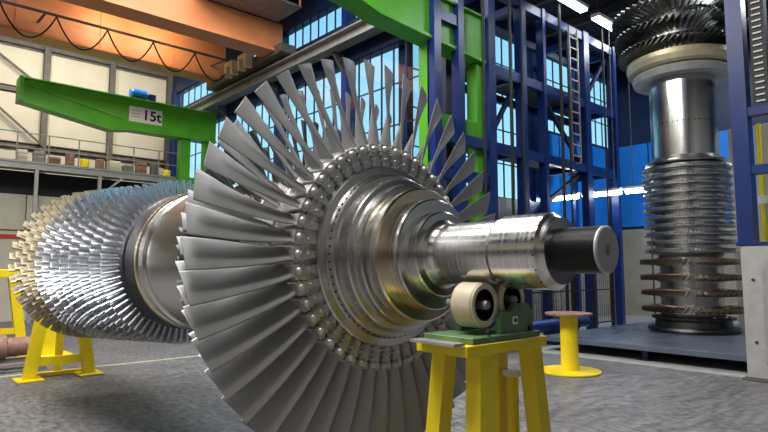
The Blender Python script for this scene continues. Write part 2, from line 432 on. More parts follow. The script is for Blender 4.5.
# ------------------------------------------------------------------ the big rotor lying on its stands
AX, AY, AZ = 2.227, 1.143, 1.680
rotor = thing('turbine_rotor', 'huge steel turbine rotor lying on yellow stands, long grey blades in a ring', 'rotor', (AX, AY, AZ))
N = 96
MB().lathe([(-.01, 0), (-.01, .022), (-.03, .024), (-.03, .092), (-.025, .0985), (-.018, .0985), (-.017, .094)], N, 'Y').build('end_face', M['pale_steel'], rotor)['label'] = 'bright machined end face with a centre hole'
MB().lathe([(-.018, .092), (-.017, .098), (.172, .098)], N, 'Y').build('threaded_end', M['threaded_steel'], rotor)['label'] = 'dark threaded shaft end'
MB().lathe([(.172, .09), (.174, .146), (.196, .158), (.210, .170), (.447, .170), (.450, .142), (.472, .142), (.475, .154), (.80, .154), (.835, .160), (.850, .178)], N, 'Y').build('shaft_journal', M['turned_steel'], rotor)
MB().lathe(chamfer([(.850, .178), (.852, .222), (.905, .224), (.908, .292), (.992, .294)], .007), N, 'Y').build('stepped_collar', M['turned_steel'], rotor)
MB().lathe([(.992, .290), (.992, .350), (.998, .360), (1.012, .360), (1.016, .354)], N, 'Y').build('brass_coloured_ring', M['gold_steel'], rotor)['label'] = 'golden polished ring edge'
MB().lathe(chamfer([(1.016, .350), (1.070, .354), (1.076, .386), (1.130, .392), (1.137, .423), (1.210, .430), (1.213, .456), (1.262, .470), (1.268, .514), (1.292, .520), (1.308, .520),
            (1.308, .598), (1.336, .618), (1.50, .625), (1.52, .60), (1.58, .56), (1.60, .52)], .006), N, 'Y').build('turbine_disc', M['disc_steel'], rotor)
# holes on the front cone
h = MB()
hole = MB()
for i in range(72):
    a = 2 * PI * i / 72; c_, s_ = math.cos(a), math.sin(a)
    hole.tube([(c_ * .455, 1.238, s_ * .455), (c_ * .4655, 1.238, s_ * .4655)], .007, 6)
ho = hole.build('bolt_hole_ring', M['black'], rotor); ho['kind'] = 'stuff'
hole = MB()
for i in range(16):
    a = 2 * PI * (i + .3) / 16; c_, s_ = math.cos(a), math.sin(a)
    hole.tube([(c_ * .168, .215, s_ * .168), (c_ * .1712, .215, s_ * .1712)], .005, 6)
hole.build('grub_screw_ring', M['black'], rotor)
# fir-tree blade roots, one per blade
fp = [(.516, .012), (.530, .021), (.545, .014), (.560, .027), (.574, .017), (.590, .033), (.604, .024), (.618, .038), (.640, .036), (.646, .030)]
prof = [(w_, r_) for r_, w_ in fp] + [(-w_, r_) for r_, w_ in fp[::-1]]
rb = MB(); rb.prism(prof, 1.292, 1.50, 'Y')
# the rounded nose of each root
for r_, q in ((.619, .025), (.560, .010)):
    for seg in range(1):
        P = []; F = []; nn = 8; mm = 4
        for i in range(mm + 1):
            la = PI / 2 * i / mm
            for j in range(nn):
                a = 2 * PI * j / nn; P.append((q * 1.0 * math.cos(la) * math.cos(a), 1.292 - q * .9 * math.sin(la), r_ + q * .85 * math.cos(la) * math.sin(a)))
        for i in range(mm):
            for j in range(nn): F.append((i * nn + j, i * nn + (j + 1) % nn, (i + 1) * nn + (j + 1) % nn, (i + 1) * nn + j))
        rb.add(P, F, True)
root_me = rb.mesh('blade_root', M['root_steel'])
big = blade_mesh('turbine_blade', .630, 1.165, .205, .178, 14, 63, .13, .035, .13, .03, M['blade_steel'], nsec=9, npt=8)
NB = 45
for i in range(NB):
    th = R(90 - (4.3 + 8 * i))
    inst('turbine_blade', big, rotor, (0, 1.41, 0), (0, th, 0))
    inst('blade_root', root_me, rotor, (0, 0, 0), (0, th, 0))
# the rows behind it
tb = MB().lathe([(1.60, .52), (1.62, .60), (1.84, .60), (1.86, .50), (1.94, .50), (1.96, .565), (2.14, .565), (2.16, .50), (2.24, .50), (2.26, .54), (2.42, .54), (2.44, .50), (2.62, .50), (2.66, .588)], N, 'Y')
tb.build('turbine_drum', M['disc_steel'], rotor)
for (yy, r0, r1, n_, c0, c1, off) in ((1.72, .60, 1.06, 52, .17, .13, 2), (2.05, .565, .93, 56, .14, .11, 1), (2.34, .54, .80, 60, .12, .10, 3)):
    me = blade_mesh('turbine_blade', r0 - .01, r1, c0, c1, 20, 55, .14, .05, .12, .04, M['blade_steel'] if yy < 2 else M['shaded_blade'], nsec=5, npt=5)  # the two rearmost rows are coloured dark for shade between the blades
    for i in range(n_):
        inst('turbine_blade', me, rotor, (0, yy, 0), (0, R(off + 360 / n_ * i), 0))
# central drum and compressor drum
MB().lathe([(2.66, .588), (2.68, .598), (3.42, .600), (3.44, .586), (3.54, .584), (3.56, .600), (3.66, .602), (3.67, .596)], N, 'Y').build('centre_drum', M['disc_steel'], rotor)
MB().lathe([(3.67, .59), (3.68, .612), (3.72, .614), (3.73, .59)], N, 'Y').build('drum_band', M['gold_steel'], rotor)['label'] = 'golden band around the drum'
pr = [(3.73, .60), (3.95, .612), (3.98, .622), (4.02, .624)]
NR = 12; rows = []
for i in range(NR):
    t = i / (NR - 1); y = 4.10 + 3.0 * t; rd = .622 - .13 * t
    pr += [(y - .10, rd), (y + .10, rd), (y + .105, rd - .03), (y + .145, rd - .03)]
    tip = .765 + .20 * t; ch = .10 + .06 * t; n_ = int(74 - 32 * t)
    rows.append((y, rd, tip, ch, n_, i))
pr += [(7.4, .47), (7.42, .30), (8.2, .28), (8.22, .16), (8.9, .16), (8.9, .0)]
MB().lathe(pr, N, 'Y').build('compressor_drum', M['dark_steel'], rotor)
cand = []
for (y, rd, tip, ch, n_, i) in rows:
    for j in range(n_):
        th = 2 * PI * (j + .37 * i) / n_
        p = Vector((AX + tip * math.sin(th), AY + y, AZ + tip * math.cos(th)))
        d = (p - Vector((0, 0, 1.6))); nrm = Vector((math.sin(th), -.15, math.cos(th)))
        facing = -d.normalized().dot(nrm.normalized())
        cand.append((d.length - (2.5 if facing > -.35 else 0), i, th))
cand.sort(); near = cand[:300]; rest = cand[300:]
cm = {}
rowmat = lambda i: M['tan_blade'] if i >= 8 else M['bright_blade']
for (y, rd, tip, ch, n_, i) in rows:
    cm[i] = blade_mesh('compressor_blade', rd - .01, tip, ch, ch * .9, 25, 42, .13, .07, .07, .04, rowmat(i), nsec=3, npt=4)
for d, i, th in near: inst('compressor_blade', cm[i], rotor, (0, rows[i][0], 0), (0, th, 0))
st = MB()
for d, i, th in rest:
    y, rd, tip, ch, n_, _ = rows[i]; st.cur = 1 if i >= 8 else 0
    blade_mesh('', rd - .01, tip, ch, ch * .9, 25, 42, .13, .07, .07, .04, None, nsec=3, npt=4, y=y, parts=st, rot=th)
so = st.build('compressor_blades', [M['bright_blade'], M['tan_blade']], rotor); so['kind'] = 'stuff'

# ------------------------------------------------------------------ the upright rotor on the platform
VX, VY, VZ = 13.09, 4.72, .30
up = thing('upright_rotor', 'steel rotor standing on end on the low platform in front of the blue racking', 'rotor', (VX, VY, VZ)); up.rotation_euler = (R(90), 0, R(20))
NV = 72
MB().lathe([(0, 0), (0, .86), (.05, .88), (.10, .86), (.12, .74), (.26, .72), (.27, .80), (.31, .80), (.32, .70)], NV, 'Y').build('base_flange', M['dark_steel'], up)
dp = [(.32, .66)]
big_rows = [.47, .81, 1.13, 1.46]
for y in big_rows: dp += [(y - .10, .60), (y - .09, .66), (y + .09, .66), (y + .10, .60)]
small_rows = [1.70 + .176 * i for i in range(11)]
for y in small_rows: dp += [(y - .07, .66), (y - .065, .73), (y + .055, .73), (y + .06, .66)]
dp += [(3.54, .70), (3.55, .80), (3.58, .81), (3.61, .80), (3.62, .70), (3.70, .67)]
MB().lathe(dp, NV, 'Y').build('compressor_drum', M['disc_steel'], up)
MB().lathe([(3.70, .655), (5.45, .655), (5.50, .67)], NV, 'Y').build('centre_drum', M['turned_steel'], up)
hb = MB()
for i in range(40):
    a = 2 * PI * i / 40; c_, s_ = math.cos(a), math.sin(a); hb.tube([(c_ * .64, 4.42, s_ * .64), (c_ * .659, 4.42, s_ * .659)], .016, 6)
hb.build('bolt_hole_ring', M['black'], up)
MB().lathe([(5.42, .65), (5.38, .82), (5.40, .96), (5.52, 1.00), (5.57, .97), (5.58, .85)], NV, 'Y').build('lower_shroud_ring', M['pale_steel'], up)['label'] = 'silver ring under the cream ring'
MB().lathe([(5.60, .85), (5.60, .98), (5.64, 1.07), (5.76, 1.10), (5.86, 1.09), (5.88, .85)], NV, 'Y').build('upper_shroud_ring', M['cream_ring'], up)['label'] = 'cream-yellow ring'
MB().lathe([(5.50, .70), (5.85, .85), (5.98, .90), (6.0, .85), (6.2, .85), (6.22, .95), (6.5, .95), (6.52, .85), (6.75, .85), (6.77, .92), (7.1, .92), (7.12, .7), (8.3, .68), (8.3, 0)], NV, 'Y').build('turbine_drum', M['turned_steel'], up)
for y, n_ in zip(big_rows, (46, 46, 46, 46)):
    me = blade_mesh('compressor_blade', .65, .99, .16, .15, 28, 42, .12, .06, .08, .04, M['bronze_blade'], nsec=3, npt=4)
    for i in range(n_): inst('compressor_blade', me, up, (0, y, 0), (0, 2 * PI * (i + y) / n_, 0))
sm_ = MB(); cnt = 0
smm = blade_mesh('compressor_blade', .72, .865, .09, .09, 35, 50, .12, .07, .06, .04, M['bright_blade'], nsec=2, npt=3)
for q, y in enumerate(small_rows):
    for i in range(70):
        th = 2 * PI * (i + .4 * q) / 70
        if q >= 10 and 5 <= i < 60: inst('compressor_blade', smm, up, (0, y, 0), (0, th, 0))
        else: blade_mesh('', .72, .865, .09, .09, 35, 50, .12, .07, .06, .04, None, nsec=2, npt=3, y=y, parts=sm_, rot=th)
    sm_.lathe([(y - .045, .85), (y - .04, .872), (y - .02, .872), (y - .015, .85)], NV, 'Y')
o = sm_.build('short_blades', M['bright_blade'], up); o['kind'] = 'stuff'
for y, r0, r1, n_ in ((6.04, .84, 1.26, 60), (6.42, .84, 1.33, 56), (6.86, .84, 1.38, 52)):
    me = blade_mesh('turbine_blade', r0, r1, .24, .24, 25, 45, .12, .05, .1, .04, M['shaded_blade'], nsec=4, npt=4)  # shadow under the roof is put into the colour of these top rows
    for i in range(n_): inst('turbine_blade', me, up, (0, y, 0), (0, 2 * PI * i / n_, 0))

# platform under it
pf = thing('low_platform', 'low blue-grey steel platform under the upright rotor', 'platform', (10, 4, 0))
MB().box(0, 5.6, -3.2, 2.4, .20, .298, .01).build('deck', M['platform_blue'], pf)
for lx in (.25, 2.8, 5.3):
    for ly in (-2.9, -1.2, .5, 2.1):
        MB().box(lx - .05, lx + .05, ly - .05, ly + .05, .02, .2).box(lx - .09, lx + .09, ly - .09, ly + .09, .012, .03).build('leg', M['deep_blue'], pf)
for ly in (-3.0, 2.2):
    MB().bar((.1, ly, .16), (5.5, ly, .16), .06).build('crossbar', M['deep_blue'], pf)

# ------------------------------------------------------------------ near stand with roller bearing block
SX0, SX1, SY0, SY1, SZ = 1.93, 2.545, 1.61, 1.915, 1.270
stand = thing('rotor_stand', 'yellow four-legged stand in the foreground under the shaft end', 'stand', ((SX0 + SX1) / 2, (SY0 + SY1) / 2, 0))
cx, cy = (SX0 + SX1) / 2, (SY0 + SY1) / 2


def loc_bar(mb, a, b, w_, h=None): return mb.bar((a[0] - cx, a[1] - cy, a[2]), (b[0] - cx, b[1] - cy, b[2]), w_, h, up=(0, 1, 0))


for y in (SY0, SY1 - .08): MB().box(SX0 - cx, SX1 - cx, y - cy, y - cy + .08, SZ - .05, SZ, .004).build('top_rail', M['yellow_paint'], stand)
for x in (SX0, SX1 - .08): MB().box(x - cx, x - cx + .08, SY0 - cy + .08, SY1 - cy - .08, SZ - .05, SZ, .004).build('top_rail', M['yellow_paint'], stand)
for sx, x in ((-1, SX0 + .14), (1, SX1 - .075)):
    for sy, y in ((-1, SY0 + .05), (1, SY1 - .05)):
        l_ = loc_bar(MB(), (x + sx * .0, y, SZ - .05), (x + sx * .10, y + sy * .06, .015), .082, .082).build('leg', M['yellow_paint'], stand)
        MB().box(x + sx * .10 - cx - .09, x + sx * .10 - cx + .09, y + sy * .06 - cy - .09, y + sy * .06 - cy + .09, 0, .018).build('foot_plate', M['yellow_paint'], l_)
MB().box(SX0 - .075 - cx, SX0 - .002 - cx, SY0 - cy + .01, SY1 - cy - .03, SZ + .002, SZ + .014).build('side_plate', M['plate_grey'], stand)['label'] = 'grey steel plate jutting out at the left'
for y in (SY0 + .05, SY1 - .05):
    MB().bar((-.33, y - cy, .35), (.33, y - cy, .35), .05).build('crossbar', M['yellow_paint'], stand)

rbx = thing('roller_block', 'dark green bearing block with a tan roller, on the yellow stand under the shaft', 'bearing block', (AX, 1.775, SZ))
hb = MB(); hb.box(-.25, .27, -.16, .138, .001, .030, .004)
hb.build('base_plate', M['machine_green'], rbx)
hp = [(-.03, .03), (.235, .03), (.235, .12), (.19, .165), (.09, .165), (.05, .13), (.0, .13), (-.03, .10)]
for y0, y1 in ((-.145, -.115), (.095, .125)): MB().prism(hp, y0, y1, 'Y').build('housing', M['machine_green'], rbx)
for sx, (dx, dz) in ((-1, (-.090, -.245)), (1, (.126, -.2285))):
    ro = MB().lathe([(-.095, .084), (-.10, .090), (-.10, .102), (-.094, .107), (.015, .107), (.02, .10), (.02, .078)], 48, 'Y').build('roller', M['tan_roller'], rbx)
    ro.location = (dx, 0, AZ - SZ + dz)
    MB().lathe([(-.099, .074), (-.105, .078), (-.105, .098), (-.098, .103)], 48, 'Y').build('rim', M['pale_rim'], ro)
    MB().lathe([(-.03, .0), (-.03, .084), (-.09, .084)], 32, 'Y').build('web', M['dark_steel'], ro)
    MB().lathe([(-.12, 0), (-.12, .018), (-.11, .022), (.12, .022), (.12, 0)], 24, 'Y').build('axle', M['grey_steel'], ro)
MB().box(.06, .098, -.150, -.1455, .07, .108).build('label_plate', M['white_paint'], rbx)
MB().tube([(.079, -.1505, .089), (.079, -.1525, .089)], .010, 12).build('label_mark', M['dark_steel'], rbx)
for x in (-.13, .20):
    MB().tube([(x, -.158, .045), (x, -.145, .045)], .014, 6).build('bolt', M['dark_steel'], rbx)

# small yellow post with a white cap beside the stand's right leg
ps = thing('support_post', 'slim yellow round post with a white cap inside the near stand', 'post', (2.50, 1.79, 0))
MB().lathe([(0, 0), (0, .07), (.02, .07), (.021, .033), (1.055, .033), (1.055, 0)], 24).build('post_body', M['yellow_paint'], ps)
MB().lathe([(1.055, 0), (1.055, .046), (1.065, .048), (1.082, .046), (1.085, 0)], 24).build('cap', M['white_paint'], ps)
MB().tube([(.0, -.033, .93), (.0, -.035, .93)], .012, 10).build('sticker', M['white_paint'], ps)

# far trestle under the other shaft end
tr = thing('trestle', 'yellow A-frame trestle under the far end of the lying rotor', 'stand', (2.21, 9.67, 0))
for sx in (-1, 1):
    l_ = MB().bar((sx * .40, 0, .02), (sx * .20, 0, 1.35), .16, .12, up=(0, 1, 0)).build('leg', M['yellow_paint'], tr)
    MB().box(sx * .40 - .17, sx * .40 + .17, -.20, .20, 0, .03, .006).build('foot_plate', M['yellow_paint'], l_)
MB().bar((.05, .35, .02), (.0, .05, 1.3), .10).build('strut', M['yellow_paint'], tr)
MB().bar((-.36, 0, .26), (.36, 0, .26), .10, .12).build('crossbar', M['yellow_paint'], tr)
MB().bar((-.36, .2, .04), (.36, .2, .04), .08, .05).build('floor_bar', M['yellow_paint'], tr)
MB().prism([(-.30, 1.32), (.30, 1.32), (.30, 1.46), (.17, 1.60), (.10, 1.53), (-.06, 1.53), (-.14, 1.60), (-.30, 1.46)], -.12, .12, 'Y').build('saddle', M['yellow_paint'], tr)

# spool-shaped pedestal
pd = thing('pedestal', 'yellow spool-shaped pedestal standing alone on the floor right of the shaft end', 'pedestal', (8.26, 4.82, 0))
MB().lathe([(0, 0), (0, .46), (.008, .47), (.03, .47), (.035, .46), (.035, .13)], 48).build('base_disc', M['yellow_paint'], pd)
MB().lathe([(.035, .135), (.89, .135)], 32).build('column', M['yellow_paint'], pd)
MB().lathe([(.885, 0), (.885, .35), (.89, .36), (.915, .36), (.92, .35), (.92, 0)], 48).build('top_disc', M['rust'], pd)['label'] = 'rusty worn steel top disc'

# ------------------------------------------------------------------ blue steel racking in the side bay
rack = thing('steel_racking', 'tall dark blue steel racking in front of the side bay windows', 'racking', (8.1, 7.5, 0))
rx, ry = 8.1, 7.5
colx = [8.1, 8.82, 9.85, 11.06, 11.95, 14.0, 15.6]
for i, x in enumerate(colx):
    w_ = (.20, .18, .24, .20, .12, .26, .16)[i]
    MB().box(x - rx - w_ / 2, x - rx + w_ / 2, -.10, .10, .0, 8.0, .01).build('column', M['blue_paint'], rack)
    if i in (2, 3, 5, 6):
        MB().box(x - rx - .08, x - rx + .08, 1.2, 1.36, 0, 8.0).build('column', M['blue_paint'], rack)
        for z in (2.6, 4.3, 6.1, 7.8):
            MB().bar((x - rx, 0, z), (x - rx, 1.28, z), .12, .18).build('beam', M['blue_paint'], rack)
for z, x0, x1 in ((6.72, 8.1, 8.82), (4.25, 8.1, 15.6), (6.0, 9.85, 15.6), (2.55, 9.85, 15.6), (7.85, 9.85, 15.6), (3.5, 8.1, 9.85)):
    MB().bar((x0 - rx, 0, z), (x1 - rx, 0, z), .14, .22).build('beam', M['blue_paint'], rack)
    if z not in (6.72, 3.5, 4.25): MB().bar((x0 - rx, 1.28, z), (x1 - rx, 1.28, z), .12, .18).build('beam', M['deep_blue'], rack)
for a, b in (((11.06, 2.6), (14.0, 4.2)), ((14.0, 4.3), (11.95, 6.0)), ((9.85, 4.3), (11.06, 6.0)), ((14.0, 6.0), (15.6, 7.8))):
    MB().bar((a[0] - rx, .12, a[1]), (b[0] - rx, .12, b[1]), .09).build('brace', M['deep_blue'], rack)
for z in (4.4, 6.15):
    MB().box(9.9 - rx, 15.5 - rx, .08, 1.2, z - .03, z).build('shelf_deck', M['dark_frame'], rack)
ld = thing('ladder', 'pale steel ladder fixed high on the blue racking', 'ladder', (13.1, 7.28, 0))
for sx in (-.2, .2): MB().bar((sx, 0, 4.3), (sx, 0, 7.8), .04, .04).build('rail', M['grey_steel'], ld)
for z in (4.3, 6.0, 7.7):
    for sx in (-.2, .2): MB().bar((sx, 0, z), (sx, .16, z), .03).build('wall_tie', M['grey_steel'], ld)
rg = MB().bar((-.2, 0, 0), (.2, 0, 0), .03).mesh('rung', M['pale_steel'])
for i in range(12): inst('rung', rg, ld, (0, 0, 4.45 + .28 * i))
# thin pipes and conduits hanging in the racking
for i, (x, z0, z1, r_) in enumerate(((10.3, .012, 8.2, .035), (10.75, .012, 8.3, .03), (12.4, .012, 8.2, .04), (12.75, .012, 7.4, .025), (14.6, .012, 8.3, .03), (9.35, 0, 7.5, .03))):
    tag(MB().tube([(x, 7.25, z0), (x, 7.25, z1)], r_, 8).build('conduit', M['black']), 'thin black conduit before the blue racking, ' + ('second from the left', 'third from the left', 'third from the right', 'second from the right', 'rightmost', 'leftmost')[i], 'pipe', 'conduits on the racking')
# green post on the racking side
# fluorescent tubes under the racking deck
for i in range(3):
    y0 = 5.75 + 1.25 * i
    lt = thing('tube_lamp', ('nearest', 'middle', 'farthest')[i] + ' of the three glowing tube lamps in a row left of the upright rotor', 'lamp', (14.9, y0, 3.66), 0, 'tube lamps behind the racking')
    MB().box(-.1, .1, 0, 1.17, .06, .12).build('housing', M['white_paint'], lt)
    for hy_ in (.2, .95): MB().bar((0, hy_, .12), (0, hy_, 5.22), .02).build('hanger', M['dark_frame'], lt)
    MB().tube([(0, .03, .0), (0, 1.14, .0)], .055, 12).build('tube', M['tube_white'], lt)
for i, x in enumerate((12.6, 14.35)):
    lt = thing('ceiling_lamp', ('larger, nearer', 'smaller, farther')[i] + ' bright strip lamp under the side bay roof', 'lamp', (x, 7.0, 8.15), 0, 'strip lamps under the bay roof')
    MB().box(-.6, .6, -.13, .13, .05, .14).build('housing', M['pale_steel'], lt)
    MB().box(-.57, .57, -.10, .10, .0, .05, .01).build('diffuser', M['lamp_white'], lt)
    for sx in (-.45, .45): MB().bar((sx, 0, .14), (sx, 0, .80), .02).build('hanger', M['dark_frame'], lt)
for i, (hx, hy) in enumerate(ADDED_ROOF):  # housings for the added roof lights, outside the view
    lt = thing('added_roof_lamp', 'unseen roof lamp added for its light, ' + ('near left row, first', 'near left row, second', 'near left row, third', 'centre row, first', 'centre row, second', 'centre row, third', 'window side row, first', 'window side row, second')[ADDED_ROOF.index((hx, hy))], 'lamp', (hx, hy, 9.58), 0, 'added roof lamps out of view')
    MB().box(-1.12, 1.12, -1.75, 1.75, .02, .14).build('housing', M['pale_steel'], lt)
    MB().box(-.04, .04, -1.2, -1.1, .14, .72).box(-.04, .04, 1.1, 1.2, .14, .72).build('hanger', M['dark_frame'], lt)

# safety fence in the bay
fc = thing('mesh_fence', 'thin black safety fence in front of the beige bay wall', 'fence', (10.2, 7.0, 0))
for i in range(5): MB().bar((i * 1.0, 0, 0.012), (i * 1.0, 0, 1.9), .05).build('post', M['black'], fc)
for z in (.3, 1.1, 1.88): MB().bar((0, 0, z), (4, 0, z), .03).build('rail', M['black'], fc)
wm = MB()
for i in range(40): wm.bar((i * .1, 0, .3), (i * .1, 0, 1.88), .006)
for i in range(8): wm.bar((0, 0, .3 + .2 * i), (4, 0, .3 + .2 * i), .006)
o = wm.build('wire_mesh', M['black'], fc); o['kind'] = 'stuff'
# long blue pipe with flange on trestle feet beyond the pedestal
bp2 = thing('blue_pipe', 'long horizontal blue pipe with a flanged end on the floor behind the pedestal', 'pipe', (9.9, 6.75, .42))
MB().lathe([(-1.6, 0), (-1.6, .13), (2.4, .13), (2.4, 0)], 24, 'X').build('pipe_body', M['blue_paint'], bp2)
MB().lathe([(1.55, .13), (1.55, .24), (1.75, .24), (1.75, .13)], 24, 'X').build('flange', M['deep_blue'], bp2)
for x in (-1.1, 1.0): MB().box(x - .08, x + .08, -.14, .14, -.408, -.05).build('foot', M['deep_blue'], bp2)

# ------------------------------------------------------------------ right foreground: blue frame and grey pillar
pl = thing('machine_pillar', 'pale grey rectangular steel pillar standing on the floor at the right edge', 'pillar', (9.62, 2.76, 0))
MB().box(0, .34, -1.5, 0, .03, 1.95, .012).build('pillar_body', M['pale_steel'], pl)
MB().box(-.07, .38, -1.56, .06, .0, .03, .005).build('base_plate', M['dark_frame'], pl)
MB().box(-.012, 0, -1.2, -.25, .25, 1.75, .004).build('access_cover', M['plate_grey'], pl)
for z in (.55, 1.45): MB().tube([(-.02, -.14, z), (0, -.14, z)], .02, 8).build('bolt', M['black'], pl)
bf = thing('steel_gantry', 'massive blue steel gantry post with cross beams on top of the grey pillar', 'gantry', (9.62, 2.76, 1.951))
MB().box(.0, .24, -.19, .03, 0, 6.9, .01).build('column', M['blue_paint'], bf)
MB().box(-.02, .3, -.36, .05, 0, .05, .01).build('base_plate', M['blue_paint'], bf)
MB().box(.10, .26, -.46, -.26, 2.08, 6.9, .01).build('rack_column', M['black'], bf)
for z in (1.12, 2.0):
    MB().box(.02, .16, -2.8, -.19, z - .07, z + .07, .005).build('beam', M['blue_paint'], bf)
tr_ = MB().bar((0, 0, 0), (0, .12, 0), .022).mesh('tooth', M['pale_steel'])
for i in range(48): inst('tooth', tr_, bf, (.09, -.42, 2.15 + .095 * i))
rp = thing('ribbed_panel', 'grey-cream ribbed panel with a yellow pipe behind the blue gantry', 'panel', (16.3, 1.6, 0))
for i in range(17):
    MB().box(0, .05, i * .19, i * .19 + .17, .012, 5.2, .006).build('rib', M['cream_panel'], rp)
pp = MB().tube([(-.08, 2.5, .012), (-.08, 2.5, 5.2)], .05, 10).build('pipe', M['yellow_paint'], rp); pp['label'] = 'yellow pipe'
MB().lathe([(-.1, 0), (-.1, .1), (.1, .1), (.1, 0)], 16, 'Z', (-.08, 2.5, 3.3)).build('valve', M['white_paint'], pp)

# ------------------------------------------------------------------ crane rail and overhead crane
rl = thing('crane_rail', 'long grey crane rail beam along the window wall', 'crane rail', (8.62, 15, 7.25))
MB().ibeam((0, -7.2, .18), (0, 6.9, .18), .34, .34, .03).bar((0, -7.2, .38), (0, 6.9, .38), .07, .06).build('rail_beam', M['grey_steel'], rl)
for y in (-6.6, -3.4, -.1, 3.2): MB().prism([(0, 0), (.38, 0), (.38, -.5)], y - .05, y + .05, 'Y').build('bracket', M['dark_frame'], rl)

oc = thing('overhead_crane', 'orange overhead travelling crane with two box girders across the hall', 'crane', (0, 15.8, 7.7))
MB().box(-10, 8.5, 1.62, 2.1, .25, 1.75, .01).build('girder', M['orange_paint'], oc)
MB().box(-10, 8.5, 1.50, 2.2, .19, .26, .005).build('bottom_flange', M['orange_paint'], oc)
MB().box(-10, 8.6, -1.80, -1.35, .22, 1.05, .01).build('girder', M['orange_paint'], oc)
MB().box(-10, 8.6, -1.95, -1.25, .14, .23, .005).build('bottom_flange', M['orange_paint'], oc)
for x in [-8 + 2.1 * i for i in range(8)]:
    MB().box(x - .02, x + .02, 1.58, 1.63, .26, 1.74).build('stiffener', M['orange_paint'], oc)
MB().box(8.25, 8.75, -2.3, 2.5, .03, .30, .02).build('end_carriage', M['dark_frame'], oc)
for y in (-2.0, 2.2): MB().lathe([(-.06, 0), (-.06, .11), (.06, .11), (.06, 0)], 24, 'X', (8.62, y, .085)).build('wheel', M['dark_steel'], oc)
for y_ in (.45, -.42):
    MB().prism([(y_ - .26, -.02), (y_ - .26, .42), (y_ + .26, .42), (y_ + .26, -.02), (y_ + .13, -.02), (y_ + .13, .28), (y_ - .13, .28), (y_ - .13, -.02)], 8.02, 8.25, 'X').build('arch_bracket', M['cream_bracket'], oc)['label'] = 'cream arch-shaped bracket'
# festoon cables under the walkway rail
MB().bar((-8, .62, .52), (8.2, .62, .52), .05, .06).build('festoon_rail', M['dark_frame'], oc)
x = -3.0
for i in range(9):
    wd = 1.25; pts = []
    for q in range(13):
        t = q / 12; pts.append((x + wd * t, .62, .48 - .72 * (1 - (2 * t - 1) ** 2)))
    MB().tube(pts, .022, 6).build('festoon_cable', M['cable_black'], oc); x += wd
for x_ in (-2, 3, 8): MB().bar((x_, .62, .52), (x_, 1.62, .6), .05).build('bracket', M['dark_frame'], oc)
# trolley / walkway end
wk = MB()
wk.box(5.9, 8.4, -3.1, -1.86, 1.06, 1.10)
wk.build('walkway', M['grey_steel'], oc)
for z in (1.6, 2.1): MB().bar((5.9, -3.08, z), (8.4, -3.08, z), .035).build('handrail', M['orange_paint'], oc)
for x_ in (5.95, 7.15, 8.35): MB().bar((x_, -3.08, 1.1), (x_, -3.08, 2.12), .04).build('handrail_post', M['orange_paint'], oc)
MB().box(6.3, 7.4, -2.9, -2.2, 1.10, 1.9, .03).build('control_box', M['grey_steel'], oc)
for i, (fx, fy, fz, pw, tg) in enumerate(ADDED_FLOODS):
    fl = thing('added_flood_lamp', ('leftmost', 'middle', 'rightmost')[i] + ' of the unseen flood lamps added behind the orange crane to light the cream wall', 'lamp', (fx, fy, fz), 0, 'added flood lamps behind the crane')
    MB().box(-.55, .55, -.32, -.06, -.1, .30, .02).build('housing', M['dark_frame'], fl)
    MB().bar((0, -.2, .3), (0, -.2, 1.1), .05).build('hanger', M['dark_frame'], fl)
for i, (fx, fy, fz) in enumerate(SPOTS):
    fl = thing('girder_lamp', ('left', 'right') [i] + ' small lamp between the orange girders', 'lamp', (fx, fy, fz), 0, 'lamps between the girders')
    MB().box(-.16, .16, -.26, -.03, -.15, .15, .02).build('housing', M['dark_frame'], fl)
    MB().bar((0, -.15, .15), (0, -.15, 1.55), .03).build('hanger', M['dark_frame'], fl)


# ------------------------------------------------------------------ green wall jib cranes, 15 t
def jib(y, label, sign, lx=(-.78, .08), wd=.35, ex=.30):
    o = thing('jib_crane', label, 'crane', (8.6, y, 0), 0, 'green wall-mounted jib cranes')
    L = -5.5
    if sign:
        low = [(L - .12, 6.45), (L + 2.3, 6.02), (L + 2.9, 6.12), (ex, 6.12)]
    else:
        low = [(L - .12, 6.80), (-2.0, 6.40), (-1.6, 6.30), (ex, 6.12)]
    MB().prism([(ex, 7.08), (L, 7.08), (L - .12, 6.95)] + low, -.16, .16, 'Y').build('boom', M['green_paint'], o)
    MB().box(L - .14, ex, -.24, .24, 7.08, 7.13, .005).build('top_flange', M['green_paint'], o)
    MB().prism([(x_, z_ - .06) for x_, z_ in low] + low[::-1], -.24, .24, 'Y').build('bottom_flange', M['green_paint'], o)
    MB().prism([(L + .1, 6.95), (L + 2.6, 6.45), (L + 2.6, 6.38), (L + .1, 6.88)], -.20, -.155, 'Y').build('stiffener', M['green_paint'], o)
    MB().box(L - .22, L - .12, -.3, .3, 6.4, 7.14, .01).build('end_plate', M['green_paint'], o)
    for x_ in lx: MB().box(x_ - wd / 2, x_ + wd / 2, -.14, .14, 0, 6.06 if x_ < ex - .3 or not sign else 6.06, .02).build('leg', M['green_paint'], o)
    MB().box(lx[0] + wd / 2, lx[1] - wd / 2, -.12, .12, 4.35, 4.75, .02).build('cross_beam', M['green_paint'], o)
    if sign:
        s_ = MB().box(-2.68, -1.62, -.175, -.161, 6.36, 6.86).build('load_sign', M['white_paint'], o)
        text('15t', .46, M['black'], 'lettering', (-1.96, -.178, 6.61), (R(90), 0, 0), s_)
        for z in (6.72, 6.62, 6.52): MB().box(-2.60, -2.33, -.177, -.174, z, z + .018).build('small_print', M['grey_steel'], s_)
    return o


